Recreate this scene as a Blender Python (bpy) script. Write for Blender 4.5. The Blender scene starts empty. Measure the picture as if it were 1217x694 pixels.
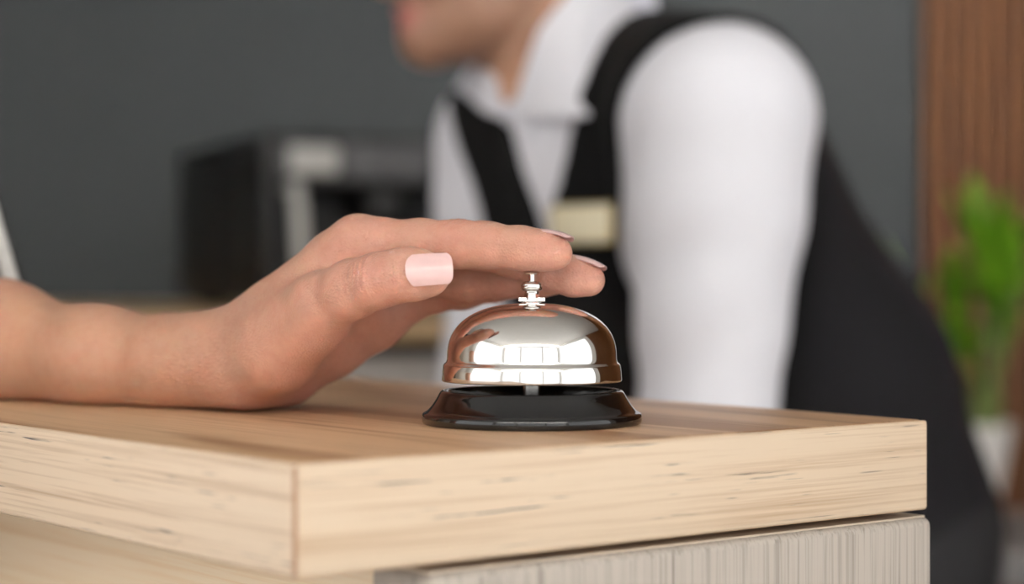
import bpy, bmesh, math, random
import numpy as np
from mathutils import Vector, Matrix

random.seed(4)
RNG = np.random.default_rng(7)
SC = bpy.context.scene
COL = SC.collection
PI = math.pi

# ------------------------------------------------------------------ camera constants
F_PX = 2360.0
CAM_Z = 1.1575           # camera 57.5 mm above the worktop
TOP_Z = 1.10             # worktop height


def at(px, py, d):
    """World point seen at photo pixel (px, py) at depth d in front of the camera."""
    return np.array([(px - 608.5) / F_PX * d, d, CAM_Z - (py - 326.0) / F_PX * d])


def lin(c):
    return tuple((x / 12.92 if x <= 0.04045 else ((x + 0.055) / 1.055) ** 2.4) for x in (v / 255.0 for v in c))


def rgba(c):
    return lin(c) + (1.0,)


# ------------------------------------------------------------------ object helpers
def link(name, me, mat=None, parent=None):
    o = bpy.data.objects.new(name, me)
    COL.objects.link(o)
    if mat is not None:
        me.materials.append(mat)
    if parent is not None:
        o.parent = parent
        o.matrix_parent_inverse = Matrix.Identity(4)
        if parent.get('abs') or True:
            o.matrix_parent_inverse = WORLD.get(parent.name, parent.matrix_basis).inverted()
    WORLD[o.name] = o.matrix_basis.copy()
    return o


WORLD = {}


def tag(o, label=None, cat=None, group=None, kind=None):
    if label: o['label'] = label
    if cat: o['category'] = cat
    if group: o['group'] = group
    if kind: o['kind'] = kind
    return o


def empty(name, loc, label=None, cat=None, group=None):
    o = bpy.data.objects.new(name, None)
    o.empty_display_size = 0.05
    o.location = tuple(loc)
    COL.objects.link(o)
    WORLD[o.name] = Matrix.Translation(Vector(tuple(loc)))
    return tag(o, label, cat, group)


def from_bm(name, bm, mat=None, parent=None, smooth=True, angle=40):
    me = bpy.data.meshes.new(name)
    bmesh.ops.recalc_face_normals(bm, faces=bm.faces[:])
    if smooth:
        for f in bm.faces: f.smooth = True
        ca = math.radians(angle)
        for e in bm.edges:
            if len(e.link_faces) == 2 and e.calc_face_angle(0) > ca:
                e.smooth = False
    bm.to_mesh(me)
    bm.free()
    return link(name, me, mat, parent)


def box_bm(bm, lo, hi, M=None, bevel=0.0, seg=2):
    g = bmesh.ops.create_cube(bm, size=1.0)
    lo, hi = Vector(lo), Vector(hi)
    c, s = (lo + hi) / 2, hi - lo
    for v in g['verts']:
        v.co = Vector((v.co.x * s.x, v.co.y * s.y, v.co.z * s.z)) + c
    vs = g['verts']
    if bevel > 0:
        es = list({e for v in vs for e in v.link_edges})
        r = bmesh.ops.bevel(bm, geom=es, offset=bevel, segments=seg, affect='EDGES', profile=0.5)
        vs = list({v for f in r['faces'] for v in f.verts} | {v for v in vs if v.is_valid})
        # gather the whole island
        seen = set(vs); st = list(vs)
        while st:
            v = st.pop()
            for e in v.link_edges:
                w = e.other_vert(v)
                if w not in seen:
                    seen.add(w); st.append(w)
        vs = list(seen)
    if M is not None:
        for v in vs: v.co = M @ v.co
    return vs


def box(name, lo, hi, mat, parent=None, M=None, bevel=0.0, seg=2):
    bm = bmesh.new()
    box_bm(bm, lo, hi, M, bevel, seg)
    return from_bm(name, bm, mat, parent)


def lathe_bm(bm, prof, n=96, M=None, close=False):
    rings = []
    for r, z in prof:
        if r < 1e-7:
            rings.append([bm.verts.new((0, 0, z))])
        else:
            rings.append([bm.verts.new((r * math.cos(2 * PI * k / n), r * math.sin(2 * PI * k / n), z)) for k in range(n)])
    pairs = list(zip(rings[:-1], rings[1:]))
    if close: pairs.append((rings[-1], rings[0]))
    for a, b in pairs:
        if len(a) == 1 and len(b) == 1: continue
        for k in range(n):
            j = (k + 1) % n
            if len(a) == 1: bm.faces.new((a[0], b[j], b[k]))
            elif len(b) == 1: bm.faces.new((a[k], a[j], b[0]))
            else: bm.faces.new((a[k], a[j], b[j], b[k]))
    vs = [v for r in rings for v in r]
    if M is not None:
        for v in vs: v.co = M @ v.co
    return vs


def tube_bm(bm, pts, rads, n=12, cap=True):
    pts = [Vector(tuple(p)) for p in pts]
    if not hasattr(rads, '__len__'): rads = [rads] * len(pts)
    rings = []
    up = None
    for i, p in enumerate(pts):
        t = (pts[min(i + 1, len(pts) - 1)] - pts[max(i - 1, 0)]).normalized()
        if up is None:
            up = t.orthogonal().normalized()
        else:
            up = (up - t * up.dot(t)).normalized()
        s = t.cross(up)
        rings.append([bm.verts.new(p + (up * math.cos(2 * PI * k / n) + s * math.sin(2 * PI * k / n)) * rads[i]) for k in range(n)])
    for a, b in zip(rings[:-1], rings[1:]):
        for k in range(n):
            j = (k + 1) % n
            bm.faces.new((a[k], a[j], b[j], b[k]))
    if cap:
        bm.faces.new(rings[0][::-1]); bm.faces.new(rings[-1])


def thicken(bm, th):
    """Give an open sheet an even thickness along its vertex normals."""
    bmesh.ops.recalc_face_normals(bm, faces=bm.faces[:])
    bm.normal_update()
    fs = bm.faces[:]
    border = [e for e in bm.edges if len(e.link_faces) == 1]
    twin = {v: bm.verts.new(v.co - v.normal * th) for v in bm.verts[:]}
    for f in fs: bm.faces.new([twin[v] for v in reversed(f.verts)])
    for e in border: bm.faces.new((e.verts[0], e.verts[1], twin[e.verts[1]], twin[e.verts[0]]))


# ------------------------------------------------------------------ materials
class NT:
    def __init__(self, name):
        self.m = bpy.data.materials.new(name)
        self.m.use_nodes = True
        self.t = self.m.node_tree
        self.b = self.t.nodes['Principled BSDF']

    def n(self, kind, **kw):
        nd = self.t.nodes.new(kind)
        for k, v in kw.items():
            if k in nd.inputs: nd.inputs[k].default_value = v
            else: setattr(nd, k, v)
        return nd

    def l(self, a, b):
        self.t.links.new(a, b)

    def mapping(self, scale=(1, 1, 1), rot=(0, 0, 0), loc=(0, 0, 0)):
        tc = self.n('ShaderNodeTexCoord')
        mp = self.n('ShaderNodeMapping')
        mp.inputs['Scale'].default_value = scale
        mp.inputs['Rotation'].default_value = rot
        mp.inputs['Location'].default_value = loc
        self.l(tc.outputs['Object'], mp.inputs['Vector'])
        return mp.outputs['Vector']

    def noise(self, vec, scale, detail=3, rough=0.5, dist=0.0):
        nz = self.n('ShaderNodeTexNoise')
        nz.inputs['Scale'].default_value = scale
        nz.inputs['Detail'].default_value = detail
        nz.inputs['Roughness'].default_value = rough
        nz.inputs['Distortion'].default_value = dist
        self.l(vec, nz.inputs['Vector'])
        return nz.outputs['Fac']

    def ramp(self, fac, stops, interp='LINEAR'):
        r = self.n('ShaderNodeValToRGB')
        r.color_ramp.interpolation = interp
        els = r.color_ramp.elements
        while len(els) > 1: els.remove(els[-1])
        els[0].position = stops[0][0]; els[0].color = stops[0][1]
        for p, c in stops[1:]:
            e = els.new(p); e.color = c
        self.l(fac, r.inputs['Fac'])
        return r.outputs['Color']

    def mix(self, fac, a, b, mode='MIX'):
        m = self.n('ShaderNodeMix', data_type='RGBA', blend_type=mode)
        for s, v in ((m.inputs[0], fac), (m.inputs[6], a), (m.inputs[7], b)):
            if hasattr(v, 'links'): self.l(v, s)
            else: s.default_value = v
        return m.outputs[2]

    def bump(self, h, strength, dist):
        b = self.n('ShaderNodeBump')
        b.inputs['Strength'].default_value = strength
        b.inputs['Distance'].default_value = dist
        self.l(h, b.inputs['Height'])
        self.l(b.outputs['Normal'], self.b.inputs['Normal'])

    def set(self, **kw):
        for k, v in kw.items():
            k = k.replace('_', ' ')
            self.b.inputs[k].default_value = v
        return self


def plain(name, col, rough=0.5, metal=0.0, var=0.06, scale=60, bump=0.0, **kw):
    t = NT(name)
    v = t.mapping()
    f = t.noise(v, scale, 4)
    c = lin(col)
    lo = tuple(x * (1 - var) for x in c) + (1,)
    hi = tuple(min(1, x * (1 + var)) for x in c) + (1,)
    t.l(t.ramp(f, [(0.3, lo), (0.7, hi)]), t.b.inputs['Base Color'])
    t.set(Roughness=rough, Metallic=metal)
    for k, x in kw.items(): t.b.inputs[k.replace('_', ' ')].default_value = x
    if bump: t.bump(f, bump, 0.002)
    return t.m


def wood_mat(name, base, line, dark, axis, fleck=True, seed=0.0, rough=0.42, streak=None, fine=1.0):
    """Laminate with the grain along the local axis (0, 1 or 2)."""
    t = NT(name)
    def sc(a, b):
        s = [b, b, b]; s[axis] = a
        return tuple(s)
    off = (seed, seed * 1.7, seed * 0.6)
    v1 = t.mapping(sc(1.6, 95 * fine), loc=off)
    v2 = t.mapping(sc(5, 420 * fine), loc=off)
    v3 = t.mapping(sc(1.2, 16), loc=off)
    n1 = t.noise(v1, 3.0, 4, 0.6, 0.25)
    n2 = t.noise(v2, 1.6, 3, 0.6, 0.4)
    n3 = t.noise(v3, 2.0, 2, 0.5, 0.8)
    c = t.ramp(n1, [(0.28, rgba(line)), (0.46, rgba(base)), (0.75, rgba(base))])
    c2 = t.ramp(n2, [(0.36, rgba(line)), (0.50, (1, 1, 1, 1))])
    c = t.mix(0.32, c, c2, 'MULTIPLY')
    if streak is not None:
        f3 = t.ramp(n3, [(0.48, (0, 0, 0, 1)), (0.62, (1, 1, 1, 1))])
        c = t.mix(f3, c, t.mix(0.75, c, rgba(streak)))
    if fleck:
        v4 = t.mapping(sc(30, 1100), loc=(off[0] + 3, off[1] + 1, off[2] + 5))
        v5 = t.mapping(sc(9, 60), loc=(off[0] + 9, off[1] + 1, off[2] + 2))
        a = t.ramp(t.noise(v4, 1.0, 2, 0.55, 0.15), [(0.64, (0, 0, 0, 1)), (0.70, (1, 1, 1, 1))])
        b = t.ramp(t.noise(v5, 2.0, 2), [(0.50, (0, 0, 0, 1)), (0.60, (1, 1, 1, 1))])
        f = t.mix(1.0, a, b, 'MULTIPLY')
        c = t.mix(f, c, rgba(dark))
    t.l(c, t.b.inputs['Base Color'])
    t.set(Roughness=rough)
    t.bump(n2, 0.12, 0.0004)
    return t.m


def metal_mat(name, col, rough, scale=40, var=0.04):
    t = NT(name)
    v = t.mapping()
    f = t.noise(v, scale, 3)
    t.l(t.ramp(f, [(0.3, rgba(tuple(x * (1 - var) for x in col))), (0.7, rgba(col))]), t.b.inputs['Base Color'])
    t.l(t.ramp(f, [(0.3, (rough * 0.7,) * 3 + (1,)), (0.7, (rough * 1.3,) * 3 + (1,))]), t.b.inputs['Roughness'])
    t.set(Metallic=1.0)
    return t.m


def skin_mat(name, attr='tone', sss=0.30, bump=0.50):
    t = NT(name)
    a = t.n('ShaderNodeAttribute', attribute_name=attr)
    v = t.mapping()
    f = t.noise(v, 55, 4, 0.6)
    f2 = t.noise(v, 260, 3, 0.6)
    c = t.mix(0.30, a.outputs['Color'], t.ramp(f, [(0.25, rgba((226, 190, 176))), (0.5, (1, 1, 1, 1)), (0.8, rgba((255, 240, 226)))]), 'MULTIPLY')
    c = t.mix(0.14, c, t.ramp(f2, [(0.3, rgba((215, 165, 150))), (0.55, (1, 1, 1, 1))]), 'MULTIPLY')
    t.l(c, t.b.inputs['Base Color'])
    vo = t.n('ShaderNodeTexVoronoi', feature='F1')
    vo.inputs['Scale'].default_value = 1100
    t.l(v, vo.inputs['Vector'])
    h = t.n('ShaderNodeMath', operation='ADD')
    t.l(vo.outputs['Distance'], h.inputs[0]); t.l(f2, h.inputs[1])
    t.bump(h.outputs[0], bump, 0.0006)
    t.set(Roughness=0.46)
    t.b.inputs['Subsurface Weight'].default_value = sss
    t.b.inputs['Subsurface Radius'].default_value = (1.0, 0.36, 0.20)
    t.b.inputs['Subsurface Scale'].default_value = 0.007
    t.b.inputs['Specular IOR Level'].default_value = 0.42
    return t.m


# ------------------------------------------------------------------ distance-field modelling
def smin(a, b, k):
    if k <= 0: return np.minimum(a, b)
    h = np.maximum(k - np.abs(a - b), 0.0) / k
    return np.minimum(a, b) - h * h * (k * 0.25)


def smax(a, b, k):
    return -smin(-a, -b, k)


def seg(P, a, b, ra, rb):
    a = np.asarray(a, np.float32); ba = np.asarray(b, np.float32) - a
    pa = P - a
    h = np.clip((pa @ ba) / max(float(ba @ ba), 1e-12), 0, 1)
    q = pa - h[:, None] * ba
    return np.sqrt((q * q).sum(1)) - (ra + (rb - ra) * h)


def chain(P, pts, k=0.0):
    d = None
    for (a, ra), (b, rb) in zip(pts[:-1], pts[1:]):
        e = seg(P, a, b, ra, rb)
        d = e if d is None else smin(d, e, k)
    return d


def ball(P, c, r):
    q = P - np.asarray(c, np.float32)
    return np.sqrt((q * q).sum(1)) - r


def ellip(P, c, axes, rad):
    """Ellipsoid with unit axes (3 rows) and radii."""
    q = (P - np.asarray(c, np.float32)) @ np.asarray(axes, np.float32).T
    r = np.asarray(rad, np.float32)
    k0 = np.sqrt(((q / r) ** 2).sum(1)); k1 = np.sqrt(((q / (r * r)) ** 2).sum(1)) + 1e-9
    return k0 * (k0 - 1.0) / k1


def cull(P, c, r, fn, m=.045):
    """fn(P) near a bounding ball, the distance to that ball elsewhere."""
    q = P - np.asarray(c, np.float32)
    d = np.sqrt((q * q).sum(1)) - np.float32(r)
    near = d < m
    if near.any(): d[near] = fn(P[near])
    return d


def polygonise(f, lo, hi, h, newton=2, block=6):
    lo = np.asarray(lo, np.float64); hi = np.asarray(hi, np.float64)
    nb = np.ceil((hi - lo) / (h * block)).astype(int)
    n = nb * block + 1
    cen = [lo[i] + (np.arange(nb[i]) + 0.5) * block * h for i in range(3)]
    C = np.stack(np.meshgrid(*cen, indexing='ij'), -1).reshape(-1, 3).astype(np.float32)
    dc = np.concatenate([f(c) for c in np.array_split(C, max(1, len(C) // 200000))])
    near = np.abs(dc) < block * h * 0.5 * 1.7321 * 1.35 + h
    vals = np.repeat(np.repeat(np.repeat(np.where(dc < 0, -1.0, 1.0).astype(np.float32).reshape(nb), block, 0), block, 1), block, 2)
    vals = np.pad(vals, ((0, 1), (0, 1), (0, 1)), mode='edge')
    ids = np.argwhere(near.reshape(nb))
    off = np.stack(np.meshgrid(*[np.arange(block + 1)] * 3, indexing='ij'), -1).reshape(-1, 3)
    for part in np.array_split(ids, max(1, len(ids) // 600)):
        idx = (part[:, None, :] * block + off[None]).reshape(-1, 3)
        P = (lo + idx * h).astype(np.float32)
        vals[idx[:, 0], idx[:, 1], idx[:, 2]] = f(P)
    S = vals < 0
    nx, ny, nz = n
    corner = [vals[i:nx - 1 + i, j:ny - 1 + j, k:nz - 1 + k] for i in (0, 1) for j in (0, 1) for k in (0, 1)]
    cnt = sum((c < 0).astype(np.int8) for c in corner)
    act = (cnt > 0) & (cnt < 8)
    cell = np.argwhere(act)
    vid = -np.ones(act.shape, np.int64)
    vid[act] = np.arange(len(cell))
    cv = np.stack([c[act] for c in corner], 1)
    cpos = np.array([(i, j, k) for i in (0, 1) for j in (0, 1) for k in (0, 1)], float)
    acc = np.zeros((len(cell), 3)); w = np.zeros(len(cell))
    for a in range(8):
        for b in range(a + 1, 8):
            if np.abs(cpos[a] - cpos[b]).sum() != 1: continue
            m = (cv[:, a] < 0) != (cv[:, b] < 0)
            t = cv[m, a] / (cv[m, a] - cv[m, b])
            acc[m] += cpos[a] + (cpos[b] - cpos[a]) * t[:, None]
            w[m] += 1
    V = lo + (cell + acc / w[:, None]) * h
    quads = []
    for ax in range(3):
        sl0 = [slice(None)] * 3; sl1 = [slice(None)] * 3
        sl0[ax] = slice(0, -1); sl1[ax] = slice(1, None)
        s0, s1 = S[tuple(sl0)], S[tuple(sl1)]
        E = np.argwhere(s0 != s1)
        u, v = (ax + 1) % 3, (ax + 2) % 3
        ok = (E[:, u] > 0) & (E[:, v] > 0) & (E[:, u] < n[u] - 1) & (E[:, v] < n[v] - 1)
        E = E[ok]
        flip = s0[tuple(E.T)]
        def g(du, dv):
            q = E.copy(); q[:, u] += du; q[:, v] += dv
            return vid[tuple(q.T)]
        Q = np.stack([g(-1, -1), g(0, -1), g(0, 0), g(-1, 0)], 1)
        Q[~flip] = Q[~flip][:, ::-1]
        quads.append(Q)
    Q = np.concatenate(quads)
    Q = Q[(Q >= 0).all(1)]
    for _ in range(newton):
        P = V.astype(np.float32)
        g = grad(f, P, h * 0.35)
        d = f(P)
        step = np.clip(d, -h, h)[:, None] * g
        V = V - step
    return V, Q


def grad(f, P, e):
    g = np.stack([f(P + np.eye(3, dtype=np.float32)[i] * np.float32(e)) - f(P - np.eye(3, dtype=np.float32)[i] * np.float32(e)) for i in range(3)], 1)
    return g / (np.linalg.norm(g, axis=1, keepdims=True) + 1e-12)


def np_mesh(name, V, Q, mat=None, parent=None, tone=None):
    me = bpy.data.meshes.new(name)
    nv, nq = len(V), len(Q)
    me.vertices.add(nv)
    me.vertices.foreach_set('co', np.asarray(V, np.float32).ravel())
    me.loops.add(nq * 4)
    me.loops.foreach_set('vertex_index', np.asarray(Q, np.int32).ravel())
    me.polygons.add(nq)
    me.polygons.foreach_set('loop_start', np.arange(0, nq * 4, 4, dtype=np.int32))
    me.polygons.foreach_set('use_smooth', np.ones(nq, bool))
    me.update(calc_edges=True)
    me.validate()
    if tone is not None:
        a = me.attributes.new('tone', 'FLOAT_COLOR', 'POINT')
        a.data.foreach_set('color', np.concatenate([tone, np.ones((nv, 1))], 1).astype(np.float32).ravel())
    return link(name, me, mat, parent)


def nrm(v):
    v = np.asarray(v, float)
    return v / np.linalg.norm(v)


def trace(f, o, d, tmax=5.0):
    """Sphere-trace one ray; returns the hit point."""
    t = 0.0
    o = np.asarray(o, float); d = nrm(d)
    for _ in range(300):
        p = o + d * t
        s = float(f(p[None].astype(np.float32))[0])
        if s < 1e-4: return p
        t += s * 0.8
        if t > tmax: return None
    return p


# ------------------------------------------------------------------ shared materials
M_chrome = metal_mat('chrome', (236, 234, 230), 0.075, 30)
M_steel = metal_mat('satin_steel', (190, 188, 184), 0.22)
M_blackplastic = plain('glossy_black_plastic', (9, 9, 10), 0.09, scale=200, Coat_Weight=0.3)
M_blackdull = plain('dull_black_plastic', (14, 14, 15), 0.5, scale=200)
M_greyplastic = plain('grey_plastic', (78, 78, 80), 0.4, scale=200)
M_palegrey = plain('pale_grey_plastic', (205, 205, 200), 0.4, scale=150)
OAK = (222, 200, 173); OAKL = (204, 177, 147); OAKD = (92, 82, 80); OAKS = (186, 142, 98)
M_oak_top = wood_mat('oak_laminate_top', (200, 165, 129), (166, 126, 91), (120, 92, 72), 1, seed=0.3, streak=(140, 98, 64), rough=0.38, fleck=False)
M_oak_end = wood_mat('oak_laminate_end', OAK, OAKL, OAKD, 0, seed=2.1)
M_oak_side = wood_mat('oak_laminate_side', (219, 198, 173), (186, 158, 130), OAKD, 1, seed=4.2)
M_oak_panel = wood_mat('oak_laminate_panel', (250, 230, 200), (240, 214, 178), OAKD, 1, seed=6.0, fleck=False, streak=(228, 196, 152), fine=0.9)
M_greywood = wood_mat('grey_striped_laminate', (184, 175, 164), (140, 130, 119), (140, 130, 120), 2, seed=1.4, fleck=False, rough=0.55, fine=1.3)
M_greyband = plain('grey_laminate_edge', (204, 189, 168), 0.5, scale=120)
M_bandline = plain('brown_edge_glue_line', (172, 134, 106), 0.5, scale=120)
M_skin = skin_mat('skin_customer')
M_skin_man = skin_mat('skin_clerk', bump=0.1, sss=0.05)
M_nail = plain('pale_pink_nail_polish', (234, 196, 192), 0.16, scale=300, var=0.03, Coat_Weight=0.5)
M_white = plain('white_cotton', (246, 246, 253), 0.8, scale=250, bump=0.12, var=0.02)

# ================================================================== THE ROOM
def struct(name, lo, hi, mat, bevel=0.0):
    o = box(name, lo, hi, mat, None, None, bevel)
    return tag(o, kind='structure')

M_slate = plain('slate_grey_paint', (55, 60, 62), 0.75, scale=3, var=0.05)
M_paint = plain('white_paint', (232, 230, 226), 0.8, scale=4, var=0.03)
M_ceil = plain('white_ceiling_paint', (238, 236, 232), 0.85, scale=4, var=0.02)
t = NT('grey_floor_tile')
v = t.mapping((1, 1, 1))
br = t.n('ShaderNodeTexBrick', offset=0.0)
br.inputs['Color1'].default_value = rgba((150, 144, 136)); br.inputs['Color2'].default_value = rgba((142, 137, 130))
br.inputs['Mortar'].default_value = rgba((110, 106, 100)); br.inputs['Scale'].default_value = 1.0
br.inputs['Brick Width'].default_value = 0.6; br.inputs['Row Height'].default_value = 0.6; br.inputs['Mortar Size'].default_value = 0.004
t.l(v, br.inputs['Vector']); t.l(br.outputs['Color'], t.b.inputs['Base Color']); t.set(Roughness=0.35)
M_floor = t.m

WX0, WX1, WY0, WY1, WH = -2.6, 2.3, -2.4, 3.1, 2.8
struct('floor', (WX0 - .1, WY0 - .1, -0.1), (WX1 + .1, WY1 + .1, 0), M_floor)
struct('ceiling', (WX0 - .1, WY0 - .1, WH), (WX1 + .1, WY1 + .1, WH + .1), M_ceil)
struct('wall_back', (WX0 - .1, WY1, 0), (WX1 + .1, WY1 + .1, WH), M_slate)
# window wall behind the camera and a window in each side wall near it
M_frame = plain('white_window_frame', (225, 225, 225), 0.4, scale=80)
WINS = [(-2.52, -0.90), (-0.86, 0.78), (0.82, 2.24)]
WZ0, WZ1 = 0.25, 2.6
bm = bmesh.new()
xs = [WX0] + [x for w in WINS for x in w] + [WX1]
for a, b in zip(xs[0::2], xs[1::2]):
    box_bm(bm, (a, WY0 - .12, 0), (b, WY0, WH))
for a, b in WINS:
    box_bm(bm, (a, WY0 - .12, 0), (b, WY0, WZ0)); box_bm(bm, (a, WY0 - .12, WZ1), (b, WY0, WH))
tag(from_bm('wall_front', bm, M_paint), kind='structure')
def frame_bm(bm, a, b, M=None):
    for lo, hi in (((a, -.08, WZ0), (a + .025, -.03, WZ1)), ((b - .025, -.08, WZ0), (b, -.03, WZ1)),
                   ((a, -.08, WZ0), (b, -.03, WZ0 + .05)), ((a, -.08, WZ1 - .05), (b, -.03, WZ1))):
        box_bm(bm, lo, hi, M, 0.004)
for i, (a, b) in enumerate(WINS):
    bm = bmesh.new(); frame_bm(bm, a, b, Matrix.Translation((0, WY0, 0)))
    tag(from_bm('window_%d' % (i + 1), bm, M_frame), kind='structure')
SIDE = {'left': (WX0, -2.3, 0.9), 'right': (WX1, -2.3, 0.7)}
for i, (side, (x, a, b)) in enumerate(SIDE.items()):
    sg = -1 if side == 'left' else 1
    x0, x1 = (x - .1, x) if sg < 0 else (x, x + .1)
    for y0, y1, mat, nm in ((WY0, b + .1, M_paint, 'wall_%s' % side), (b + .1, WY1, M_slate if sg < 0 else M_paint, 'wall_%s_rear' % side)):
        bm = bmesh.new()
        if nm.endswith('rear'): box_bm(bm, (x0, y0, 0), (x1, y1, WH))
        else:
            box_bm(bm, (x0, y0, 0), (x1, a, WH)); box_bm(bm, (x0, b, 0), (x1, y1, WH))
            box_bm(bm, (x0, a, 0), (x1, b, WZ0)); box_bm(bm, (x0, a, WZ1), (x1, b, WH))
        tag(from_bm(nm, bm, mat), kind='structure')
    bm = bmesh.new(); frame_bm(bm, a, b, Matrix.Translation((x, 0, 0)) @ Matrix.Rotation(-sg * PI / 2, 4, 'Z') @ Matrix.Scale(-sg, 4, (1, 0, 0)))
    tag(from_bm('window_%d' % (i + 4), bm, M_frame), kind='structure')

# wooden slat cladding on the back wall (right of the grey paint) and along the right wall
t = NT('walnut_slats')
v = t.mapping((40, 40, 2.5))
f = t.noise(v, 2.0, 4, 0.6, 0.5)
t.l(t.ramp(f, [(0.3, rgba((98, 58, 28))), (0.7, rgba((142, 90, 45)))]), t.b.inputs['Base Color'])
t.set(Roughness=0.5)
M_slat = t.m
M_slatback = plain('dark_slat_backing', (30, 20, 15), 0.8)
def slat_wall(name, x0, y0, dx, dy, n, pitch, nx, ny):
    bm = bmesh.new()
    for k in range(n):
        cx, cy = x0 + dx * pitch * (k + .5), y0 + dy * pitch * (k + .5)
        w, dep = pitch * 0.54 / 2, 0.024
        ax, ay = abs(dx) * w + abs(nx) * dep, abs(dy) * w + abs(ny) * dep
        box_bm(bm, (cx - abs(dx) * w + min(0, nx * dep), cy - abs(dy) * w + min(0, ny * dep), 0.0),
               (cx + abs(dx) * w + max(0, nx * dep), cy + abs(dy) * w + max(0, ny * dep), WH), bevel=0.002, seg=1)
    return tag(from_bm(name, bm, M_slat), kind='structure')
SLX = 0.636
struct('wall_panel_back', (SLX, WY1 - .008, 0), (WX1, WY1, WH), M_slatback)
slat_wall('wall_slats_back', SLX, WY1 - .008, 1, 0, int((WX1 - SLX) / .024), .024, 0, -1)
struct('wall_panel_right', (WX1 - .008, 1.0, 0), (WX1, WY1 - .03, WH), M_slatback)
slat_wall('wall_slats_right', WX1 - .008, 1.0, 0, 1, int((WY1 - .03 - 1.0) / .024), .024, -1, 0)

# ================================================================== RECEPTION COUNTER
U = np.array([0.7843, 0.6204]); N = np.array([-0.6204, 0.7843])
C0 = np.array([-0.0662, 0.604])
MC = Matrix(((U[0], N[0], 0, C0[0]), (U[1], N[1], 0, C0[1]), (0, 0, 1, 0), (0, 0, 0, 1)))  # local x along the end, y along the length
CW, CL, CT = 0.2945, 1.5, 0.0355

def oriented(name, lo, hi, mat, parent, bevel=0.0015, seg=3):
    """A box laid out in counter coordinates; the object carries the turn so its textures follow the grain."""
    bm = bmesh.new()
    box_bm(bm, lo, hi, None, bevel, seg)
    o = from_bm(name, bm, mat, None)
    o.parent = parent
    o.matrix_parent_inverse = WORLD[parent.name].inverted()
    o.matrix_basis = MC
    WORLD[o.name] = MC.copy()
    return o

ctop = empty('reception_worktop', (C0[0] + .2, C0[1] + .4, TOP_Z - CT), 'thick oak laminate worktop with square corner under the bell and forearm', 'worktop')
B = 0.0016
oriented('slab', (B, B, TOP_Z - CT), (CW - B, CL, TOP_Z), M_oak_top, ctop, 0.0012)
oriented('end_edge_band', (0.0006, -0.0, TOP_Z - CT), (CW, B + .0004, TOP_Z - 0.0003), M_oak_end, ctop, 0.0014)
oriented('front_edge_band', (0.0, 0.0006, TOP_Z - CT), (B + .0004, CL, TOP_Z - 0.0003), M_oak_side, ctop, 0.0014)
oriented('corner_seam', (0.0001, 0.0001, TOP_Z - CT + .0006), (0.0016, 0.0016, TOP_Z - .0010), M_bandline, ctop, 0.0005)

GZ = TOP_Z - CT - 0.0035
base = empty('reception_desk', (C0[0] + .3, C0[1] + .5, 0), 'reception desk body with grey striped end panel and oak front under the worktop', 'desk')
oriented('end_panel', (0.052, 0.0005, 0.02), (0.2985, 0.036, GZ), M_greywood, base, 0.0035, 4)
oriented('panel_edge_band', (0.0535, 0.0035, GZ - 0.0005), (0.297, 0.0345, GZ + 0.0006), M_greyband, base, 0.0004)
oriented('front_panel', (0.064, 0.036, 0.02), (0.084, CL - .02, GZ - .002), M_oak_panel, base, 0.001)
oriented('back_panel', (0.276, 0.036, 0.02), (0.294, CL - .02, GZ - .002), M_greywood, base, 0.001)
oriented('packing_strip', (0.07, 0.02, GZ - .0005), (0.27, CL - .1, TOP_Z - CT), M_blackdull, base, 0.0003)
oriented('plinth', (0.075, 0.02, 0.0), (0.285, CL - .03, 0.021), M_blackdull, base, 0.001)
oriented('staff_desk_top', (0.30, 0.22, 0.735), (0.76, CL - .25, 0.760), M_oak_top, base, 0.0015)
oriented('staff_desk_leg', (0.70, 0.25, 0.0), (0.74, 0.29, 0.735), M_blackdull, base, 0.002)
oriented('staff_desk_leg', (0.70, CL - .33, 0.0), (0.74, CL - .29, 0.735), M_blackdull, base, 0.002)
bm = bmesh.new()
tube_bm(bm, [MC @ Vector(p) for p in ((0.2975, .012, 1.044), (0.3005, .012, 1.042), (0.3035, .012, 1.032), (0.3028, .012, 1.022), (0.2995, .012, 1.018), (0.2975, .012, 1.018))], 0.0006, 8)
from_bm('wire_catch', bm, M_steel, base)

# ================================================================== THE BELL
BX, BY = (632 - 608.5) / F_PX * 0.767, 0.767
MB = Matrix.Translation((BX, BY, TOP_Z))
mm = 0.001
bell = empty('service_bell', (BX, BY, TOP_Z), 'chrome service bell on a black base standing on the worktop', 'bell')
def lathe(name, prof, mat, parent, n=128, close=False, angle=35):
    bm = bmesh.new()
    lathe_bm(bm, [(r * mm, z * mm) for r, z in prof], n, MB, close)
    return from_bm(name, bm, mat, parent, True, angle)
def curve(pts, n=6):
    """Catmull-Rom through profile points."""
    out = []
    P = [pts[0]] + list(pts) + [pts[-1]]
    for i in range(1, len(P) - 2):
        for s in range(n):
            u = s / n
            a, b, c, d = P[i - 1], P[i], P[i + 1], P[i + 2]
            out.append(tuple(0.5 * ((2 * b[k]) + (-a[k] + c[k]) * u + (2 * a[k] - 5 * b[k] + 4 * c[k] - d[k]) * u * u + (-a[k] + 3 * b[k] - 3 * c[k] + d[k]) * u ** 3) for k in (0, 1)))
    out.append(pts[-1])
    return out
basep = [(0, 0.0), (41.2, 0.0), (42.0, 0.25), (42.4, 0.9), (42.5, 2.0), (42.45, 3.3), (42.1, 4.0), (41.5, 4.35)]
basep += curve([(41.5, 4.35), (40.2, 5.2), (38.6, 7.0), (37.0, 9.4), (35.9, 11.4), (35.2, 12.4), (34.4, 12.9), (33.6, 12.8), (33.0, 12.2), (32.6, 11.0), (32.2, 8.5)], 5)[1:]
basep += [(31.4, 7.6), (20, 7.2), (6, 7.0), (0, 7.0)]
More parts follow.
